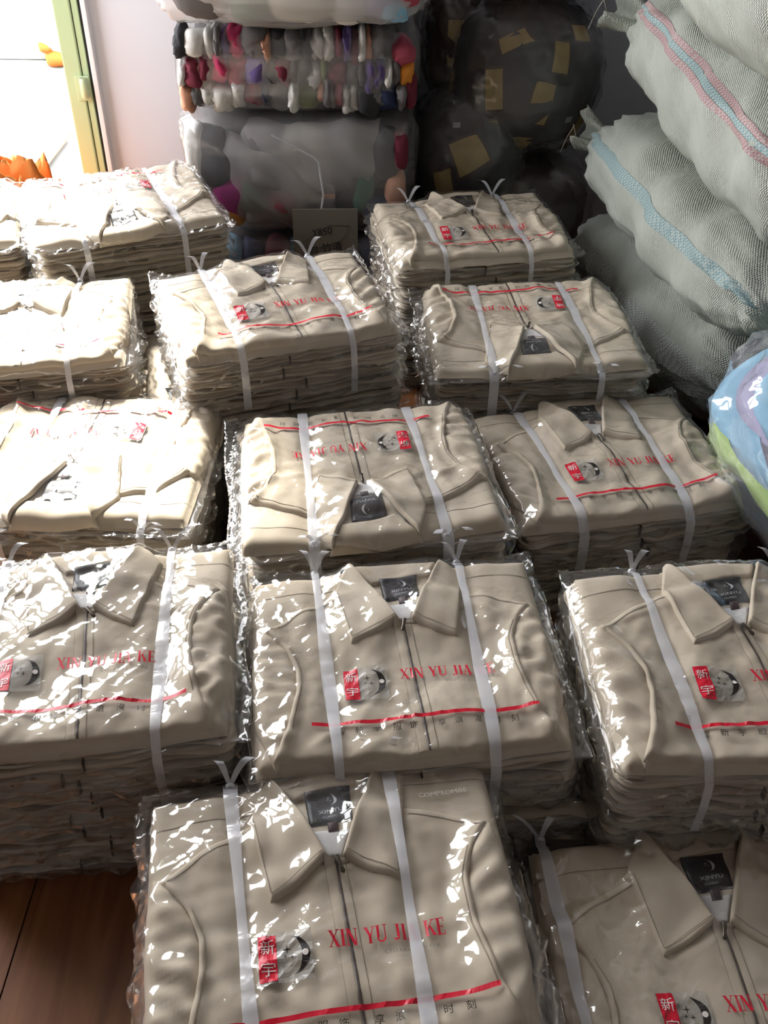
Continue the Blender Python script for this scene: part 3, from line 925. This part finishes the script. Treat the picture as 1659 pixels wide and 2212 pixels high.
SY = math.atan2(-.80, .185)
sack('woven_sack', 'white woven sack with grey stripe, lowest in the sack pile', (.825, 2.24, .150), SY, .44, .275, .144, 3, [(-196, 9, GREYW), (-182, 2.2, GREYW)], [(1, 1, .06, .05)])
sack('woven_sack', 'white woven sack with a single teal stripe', (.800, 2.15, .424), SY, .44, .258, .120, 9, [(-199, 6.5, TEAL)], [(-1, -1, .09, .05), (1, 1, .12, .07)], dip=3)
sack('woven_sack', 'white woven sack with pink-edged teal stripe', (.850, 2.06, .690), SY - .05, .46, .280, .130, 17, [(-207, 2.6, TEAL), (-201.5, 2.6, PINK), (-212.5, 2.6, PINK)], [(-1, -1, .11, .06), (1, -1, .13, .075)], dip=7)
sack('woven_sack', 'white woven sack lying topmost on the sack pile', (.795, 2.00, .960), SY - .05, .46, .285, .132, 25, [(-245, 4, PINK)], [(-1, -1, .10, .06)], dip=7)

# ================================================================ CLEAR BALES OF CLOTHES
WRAP = film_mat('milky_wrap', .11, (.80, .80, .82), rough=.16, boost=1.0, bump=.35, scale=16, dist=.006)
WRAP3 = film_mat('folded_milky_wrap', .42, (.55, .52, .51), rough=.25, boost=.8, bump=.3, scale=14, dist=.006)
WRAP2 = film_mat('thick_milky_wrap', .42, (.72, .71, .72), rough=.2, boost=.9, bump=.35, scale=14, dist=.006)
CLOTH = {n: simple(n + '_cloth', c, .85, var=.12, scale=30, bump=.2, bscale=160, spec=.2) for n, c in dict(
    charcoal=(.045, .045, .05), grey=(.16, .15, .15), white=(.70, .69, .66), pink=(.62, .06, .16), rose=(.42, .08, .12), olive=(.17, .19, .08),
    orange=(.78, .30, .05), purple=(.14, .10, .26), burgundy=(.17, .03, .05), green=(.08, .20, .13), navy=(.03, .04, .09), peach=(.70, .36, .24),
    magenta=(.50, .03, .30), teal=(.05, .22, .30), cream=(.62, .58, .48), sky=(.28, .52, .70), lavender=(.42, .40, .58), lime=(.45, .62, .20)).items()}

def puff(name, c, r, mat, parent, seed, e=.75, n=14, m=18, rot=None, wob=.06):
    """soft folded piece: lumpy superellipsoid"""
    u, v = np.meshgrid(np.linspace(0, 2 * np.pi, m, endpoint=False), np.linspace(-np.pi / 2, np.pi / 2, n))
    P = np.stack([spow(np.cos(v), e) * spow(np.cos(u), e), spow(np.cos(v), e) * spow(np.sin(u), e), spow(np.sin(v), e)], -1)
    f = wav(seed, 6, .9, 2.4)
    P = P * (1 + wob * f(P[..., 0] + P[..., 2], P[..., 1] - P[..., 2]))[..., None] * np.asarray(r)
    P = P.reshape(-1, 3)
    if rot is not None: P = P @ np.array(rot).T
    return emit(name, P + np.asarray(c), gridf(m, n, True), mat, parent)

def shell(name, r, mat, parent, seed, e=.35, n=44, m=72, amp=.012, crease=.006, c=(0, 0, 0)):
    """bag skin: rounded box / egg with creases"""
    u, v = np.meshgrid(np.linspace(0, 2 * np.pi, m, endpoint=False), np.linspace(-np.pi / 2, np.pi / 2, n))
    P = np.stack([spow(np.cos(v), e) * spow(np.cos(u), e), spow(np.cos(v), e) * spow(np.sin(u), e), spow(np.sin(v), e)], -1)
    X = P * np.asarray(r)
    f, g = wav(seed, 7, .12, .4), wav(seed + 1, 10, .03, .1)
    a, b = X[..., 0] + .7 * X[..., 2], X[..., 1] - .6 * X[..., 2]
    n_ = P / np.linalg.norm(P, axis=-1)[..., None]
    X = X + n_ * (amp * f(a, b) + crease * (1 - np.abs(np.clip(g(a, b), -1, 1))) ** 3)[..., None]
    return emit(name, X.reshape(-1, 3) + np.asarray(c), gridf(m, n, True), mat, parent)

BX, BY = -.235, 2.76
# lowest bundle, mostly hidden
b0 = thing('clothing_bale', 'blue and dark clothes bundle at the bottom of the bale pile', 'bale', (BX, BY + .01, .10), 0, 'clear bales of clothes')
rb = random.Random(3)
for i in range(9):
    puff('garment', (-.27 + .067 * i, -.225, rb.uniform(-.02, .02)), (.045, .05, .075), CLOTH[['teal', 'sky', 'navy', 'burgundy', 'teal', 'charcoal', 'grey', 'navy', 'charcoal'][i]], b0, 60 + i)
puff('garment', (0, 0, 0), (.30, .23, .088), CLOTH['charcoal'], b0, 59, e=.4)
shell('wrap', (.315, .272, .100), WRAP, b0, 55, amp=.0)

b1 = thing('clothing_bale', 'milky clear bale with magenta and orange pieces, under the striped bale', 'bale', (BX, BY, .36), 0, 'clear bales of clothes')
puff('garment', (0, .02, 0), (.285, .22, .14), CLOTH['grey'], b1, 71, e=.35, wob=.02)
for x, z, rx, rz, c in ((-.225, .03, .05, .085, 'charcoal'), (-.265, .03, .028, .10, 'white'), (-.185, -.06, .055, .055, 'magenta'), (-.205, -.118, .05, .032, 'orange'), (-.10, .02, .06, .10, 'grey'), (-.13, -.06, .04, .05, 'green'),
                        (.02, .0, .08, .12, 'cream'), (-.04, -.07, .05, .04, 'rose'), (.125, .02, .05, .11, 'grey'), (.165, -.03, .03, .075, 'green'), (.225, .05, .038, .065, 'charcoal'), (.262, .06, .022, .05, 'burgundy'), (.25, -.04, .03, .05, 'peach'), (.21, -.09, .05, .04, 'navy')):
    puff('garment', (x, -.222, z), (rx, .045, rz), CLOTH[c], b1, int(900 + 1000 * x + 300 * z), e=.7, rot=None)
u, v = np.meshgrid(np.linspace(-1, 1, 30), np.linspace(-1, 1, 24))
fl_ = wav(741, 8, .5, 1.6)
for cx_, cz_, hx, hz, sl in ((.03, .03, .165, .105, .35), (-.04, -.02, .13, .12, -.5)):
    P = np.stack([cx_ + hx * u * (1 + .06 * fl_(v, u)) + sl * .05 * v, -.276 + .10 * (hx * u / .31) ** 2 * .5 + .008 * fl_(u, v) + .045 * np.abs(v) ** 4, cz_ + hz * v * (1 + .07 * fl_(u + 2, v))], -1)
    emit('inner_wrap', P.reshape(-1, 3), gridf(30, 24), WRAP3, b1)
shell('wrap', (.312, .282, .158), WRAP, b1, 73, amp=.008, crease=.010)
pv_ = [(-.06, -.302, .12), (.055, -.303, .06), (.066, -.302, -.03), (.05, -.30, -.13)]
Vt, Ft = tube_mesh(resample(pv_, 20), .003, 6)
emit('wrap_fold', Vt, Ft, WRAP2, b1)
for i in range(5):
    Vt, Ft = tube_mesh([(.068 + .006 * i + .003 * math.cos(a), -.300, -.035 + .005 * math.sin(a)) for a in np.linspace(0, 6.28, 9)], .0007, 5)
    emit('printed_ring', Vt, Ft, CLOTH['peach'], b1)

b2 = thing('clothing_bale', 'clear bale packed with three rows of multicoloured folded pieces', 'bale', (BX, BY, .612), 0, 'clear bales of clothes')
puff('garment', (0, .03, 0), (.28, .21, .085), CLOTH['charcoal'], b2, 81, e=.35, wob=.02)
pal = ['charcoal', 'white', 'peach', 'grey', 'rose', 'burgundy', 'grey', 'white', 'olive', 'grey', 'white', 'charcoal', 'white', 'orange', 'white', 'burgundy', 'rose', 'white', 'grey', 'charcoal', 'grey', 'burgundy',
       'pink', 'white', 'rose', 'grey', 'white', 'burgundy', 'purple', 'grey', 'white', 'olive', 'orange', 'grey', 'rose', 'pink', 'purple', 'charcoal', 'burgundy', 'orange', 'grey', 'green', 'white', 'charcoal', 'navy', 'burgundy',
       'pink', 'grey', 'white', 'peach', 'white', 'grey', 'rose', 'rose', 'white', 'olive', 'charcoal', 'grey', 'burgundy', 'white', 'rose', 'grey', 'white', 'rose', 'grey', 'olive', 'orange', 'green', 'charcoal', 'navy']
i = 0
for row in range(3):
    x = -.285
    while x < .275:
        wd = rb.choice((.009, .012, .015, .019, .024))
        puff('garment', (x + wd, -.205 + rb.uniform(-.014, .004), .056 - .056 * row + rb.uniform(-.010, .010)), (wd * 1.3, .055, rb.uniform(.030, .042)), CLOTH[pal[(i * 7 + row) % len(pal)] if i % 3 else pal[i % len(pal)]], b2, 300 + i, e=.72, n=13, m=16, wob=.15)
        x += 2 * wd - .001
        i += 1
shell('wrap', (.308, .272, .102), WRAP, b2, 83, amp=.004, crease=.004, e=.38)

b3 = thing('clothing_bale', 'clear bale of pale cloth lying topmost on the bale pile', 'bale', (BX + .005, BY - .03, .865), 0, 'clear bales of clothes')
puff('garment', (0, .03, 0), (.29, .22, .12), CLOTH['cream'], b3, 91, e=.4, wob=.02)
for x, z, rx, rz, c in ((-.21, -.045, .07, .085, 'grey'), (-.27, .0, .03, .09, 'white'), (-.10, -.04, .05, .09, 'green'), (.02, -.05, .09, .085, 'cream'), (.13, -.045, .05, .09, 'white'), (.205, -.06, .05, .06, 'lavender'), (.265, -.05, .03, .05, 'rose'), (.25, .03, .05, .05, 'burgundy'), (.235, -.10, .035, .03, 'sky')):
    puff('garment', (x, -.235, z), (rx, .045, rz), CLOTH[c], b3, int(1900 + 1000 * x + 300 * z), e=.65)
shell('wrap', (.325, .292, .148), WRAP2, b3, 93, amp=.010, crease=.010)

# ================================================================ DARK BALES WITH YELLOW CARDS
DWRAP = film_mat('grey_sheen_wrap', .16, (.38, .38, .38), rough=.14, boost=.9, bump=.5, scale=14, dist=.01)  # grey sheen of the film put into the haze colour
PACK = simple('dark_packet', (.022, .025, .030), .5, var=.3, scale=25, spec=.4)
BROWN = simple('brown_packet', (.045, .022, .016), .5, var=.3, scale=25)
YCARD = simple('yellow_card', (.42, .30, .09), .5, var=.35, scale=34)
WTAG = simple('white_tag', (.35, .35, .36), .5)
def patch(name, r, az, el, w, h, rot, mat, parent, lift=1.03, n=6, e=.8):
    u, v = np.meshgrid(np.linspace(-.5, .5, n), np.linspace(-.5, .5, n))
    a = R(rot)
    A = R(az) + (u * w * math.cos(a) - v * h * math.sin(a)) / r[0]
    E_ = R(el) + (u * w * math.sin(a) + v * h * math.cos(a)) / r[2]
    P = np.stack([spow(np.cos(E_), e) * spow(np.cos(A), e), spow(np.cos(E_), e) * spow(np.sin(A), e), spow(np.sin(E_), e)], -1) * np.asarray(r) * lift
    return emit(name, P.reshape(-1, 3), gridf(n, n), mat, parent)
def dark_bale(label, loc, r, seed, cards, tags, mat=PACK, rz=0):
    t = thing('dark_bale', label, 'bale', loc, rz, 'dark bales of packets')
    shell('contents', [q * .93 for q in r], mat, t, seed, e=.8, amp=.008, crease=.012, n=40, m=60)
    for az, el, w, h, ro in cards:
        patch('card_border', r, az, el, w, h, ro, BROWN, t, .985)
        patch('card', r, az, el, w * .86, h * .84, ro, YCARD, t, .99)
    for az, el in tags:
        patch('tag', r, az, el, .022, .016, 5, WTAG, t, .985, 4)
    shell('wrap', [q * 1.02 for q in r], DWRAP, t, seed + 3, e=.8, amp=.004, crease=.010)
    return t
dark_bale('large dark bale with many yellow cards, beside the woven sacks', (.355, 2.79, .545), (.205, .20, .195), 201,
          [(-112, 2, .055, .085, 8), (-112, -26, .05, .075, 10), (-102, 34, .09, .05, 30), (-72, 22, .05, .09, -10), (-84, -6, .05, .095, -12), (-93, -42, .05, .09, -14), (-46, 38, .085, .055, -10), (-44, -24, .05, .10, -18)], [(-60, -16), (-112, 48)])
dark_bale('smaller dark bale with three yellow cards, low beside the clear bales', (.215, 2.74, .355), (.155, .17, .17), 211,
          [(-92, 12, .075, .085, 28), (-112, -12, .06, .08, 12), (-116, -44, .06, .08, 8)], [(-104, 36)])
dark_bale('dark brown bale on the floor under the carded bales', (.36, 2.80, .175), (.23, .20, .17), 221, [], [], BROWN)
dark_bale('dark bale squeezed against the clear bales, one tall yellow card', (.19, 2.88, .60), (.10, .14, .15), 231, [(-100, 10, .045, .11, 4), (-96, -28, .04, .09, -8)], [], BROWN)
dark_bale('dark bale on the floor behind the shaded jacket stack', (.085, 2.86, .13), (.12, .16, .125), 241, [(-70, 25, .06, .06, 12)], [], BROWN)
b5 = thing('clothing_bale', 'clear bale with a coral piece above the dark bales', 'bale', (.36, 2.80, .86), 0, 'clear bales of clothes')
puff('garment', (-.05, 0, 0), (.11, .15, .10), CLOTH['peach'], b5, 251, e=.8)
puff('garment', (.07, 0, .01), (.08, .15, .09), CLOTH['rose'], b5, 252, e=.8)
puff('garment', (-.13, 0, .01), (.06, .14, .09), CLOTH['grey'], b5, 253, e=.8)
shell('wrap', (.19, .175, .115), WRAP, b5, 254, e=.8)
b6 = thing('clothing_bale', 'clear bale of pale flowered cloth above the dark bales', 'bale', (.585, 2.84, .86), 0, 'clear bales of clothes')
puff('garment', (0, 0, 0), (.10, .14, .105), CLOTH['lavender'], b6, 261, e=.8)
puff('garment', (-.03, -.06, .0), (.06, .09, .09), CLOTH['cream'], b6, 262, e=.8)
puff('garment', (.06, -.05, .0), (.05, .09, .09), CLOTH['green'], b6, 263, e=.8)
shell('wrap', (.125, .165, .115), WRAP, b6, 264, e=.8)

# ================================================================ BLUE BALE
BWRAP = film_mat('glossy_clear_wrap', .10, (.80, .84, .90), rough=.08, boost=1.4, bump=.3, scale=22, dist=.006)
bb = thing('blue_bale', 'clear plastic bale of folded pale blue clothes by the sacks', 'bale', (.925, 1.43, .265), 0)
bb.rotation_euler = (R(8), R(-32), R(14))
pal = ['teal', 'sky', 'lavender', 'sky', 'white', 'sky', 'teal', 'lavender', 'sky', 'lime', 'lavender', 'sky', 'white', 'sky']
for i in range(20):
    f = -1 + 2 * (i + .5) / 20
    k = math.sqrt(max(.1, 1 - abs(f) ** 2.6))
    puff('garment', (rb.uniform(-.02, .02), rb.uniform(-.02, .02), .262 * f), (.25 * k * rb.uniform(.94, 1.05), .25 * k * rb.uniform(.94, 1.05), .019), CLOTH[pal[(i * 5) % len(pal)]], bb, 400 + i, e=.62, n=12, m=48, wob=.07)
shell('wrap', (.285, .285, .295), BWRAP, bb, 420, e=.72, amp=.010, crease=.012)
for k in range(4):
    a0 = -130 + 18 * k
    P = [np.array([.266 * math.cos(R(a0 + 12 * q)) * math.cos(R(-60 + 110 * q)) * 1.02, .266 * math.sin(R(a0 + 12 * q)) * math.cos(R(-60 + 110 * q)) * 1.02, .28 * math.sin(R(-60 + 110 * q))]) for q in np.linspace(0, 1, 20)]
    Vt, Ft = tube_mesh(P, .0022, 6)
    emit('wrap_fold', Vt, Ft, BWRAP, bb)

# ================================================================ CLOTH, CARD, BAG OUTSIDE
ORM = simple('orange_cloth', (.50, .15, .02), .8, var=.2, scale=8)
nx, ny = 70, 60
u, v = np.meshgrid(np.linspace(-1, 1, nx), np.linspace(-1, 1, ny))
rr_ = np.sqrt(u ** 2 + v ** 2)
f1, f2 = wav(511, 9, .35, 1.0, aniso=1.2), wav(512, 9, .2, .6)
rd = lambda q: 1 - np.abs(np.clip(q, -1.2, 1.2))
Zc = np.clip(1 - (np.maximum(np.abs(u), np.abs(v))) ** 4, 0, 1) * (.19 + .09 * rd(f1(u, v)) + .03 * f2(u, v)) + .004
Vv_ = np.stack([.24 * u * (1 + .1 * f2(v, u)), .13 * v * (1 + .1 * f1(v, u)), np.maximum(Zc, .003)], -1)
oc = emit('orange_cloth', Vv_.reshape(-1, 3), gridf(nx, ny), ORM)
oc.location = (-1.17, 2.80, .0)
tag(oc, 'crumpled orange cloth heaped on the floor inside the doorway', 'cloth')

WB = simple('white_plastic_bag', (.85, .85, .85), .35)
wbag = thing('plastic_bag', 'white plastic bag with orange cloth showing, outside the doorway', 'bag', (-1.60, 5.02, -.03), 0)
shell('body', (.16, .15, .17), WB, wbag, 531, e=.85, amp=.015, crease=.02, c=(.03, 0, .172))
for (x, y, z, r_) in ((.02, -.10, .04, .06), (.08, -.05, .33, .05), (-.02, -.13, .09, .035)):
    puff('orange_piece', (x, y, z), (r_, r_, r_ * .8), ORM, wbag, int(540 + 100 * z), e=.9)

CARDB = simple('grey_cardboard', (.20, .18, .15), .85, var=.06, scale=12)
PEN = simple('black_marker', (.012, .012, .014), .5)
cd = thing('card_sign', 'grey cardboard sign with black handwriting leaning on the bales', 'sign', (-.165, 2.435, .0), R(4))
cd.rotation_euler = (R(-3), 0, R(4))
boxo('board', (-.085, .085, 0, .003, .001, .295), CARDB, cd)
def on_card(name, VF, x, z, h, w, rot=0):
    V, Fc = VF[0], VF[1]
    c, s_ = math.cos(rot), math.sin(rot)
    a, b_ = V[:, 0] * w, V[:, 1] * h
    emit(name, np.c_[x + a * c - b_ * s_, np.full(len(V), -.0008), z + a * s_ + b_ * c], Fc, PEN, cd, smooth=False)
on_card('handwriting', text_mesh('Y850'), -.035, .222, .020, .018, .12)
on_card('handwriting', text_mesh('竹清'), -.010, .178, .026, .026, .08)
on_card('handwriting', text_mesh('刘'), -.045, .172, .024, .024, .08)
hexp = [(-.07, .196), (-.03, .228), (.01, .252), (.062, .250), (.045, .215), (-.005, .190), (-.07, .196)]
Vt, Ft = tube_mesh([(x, -.001, z) for x, z in hexp], .0006, 5)
emit('drawn_outline', Vt, Ft, PEN, cd)
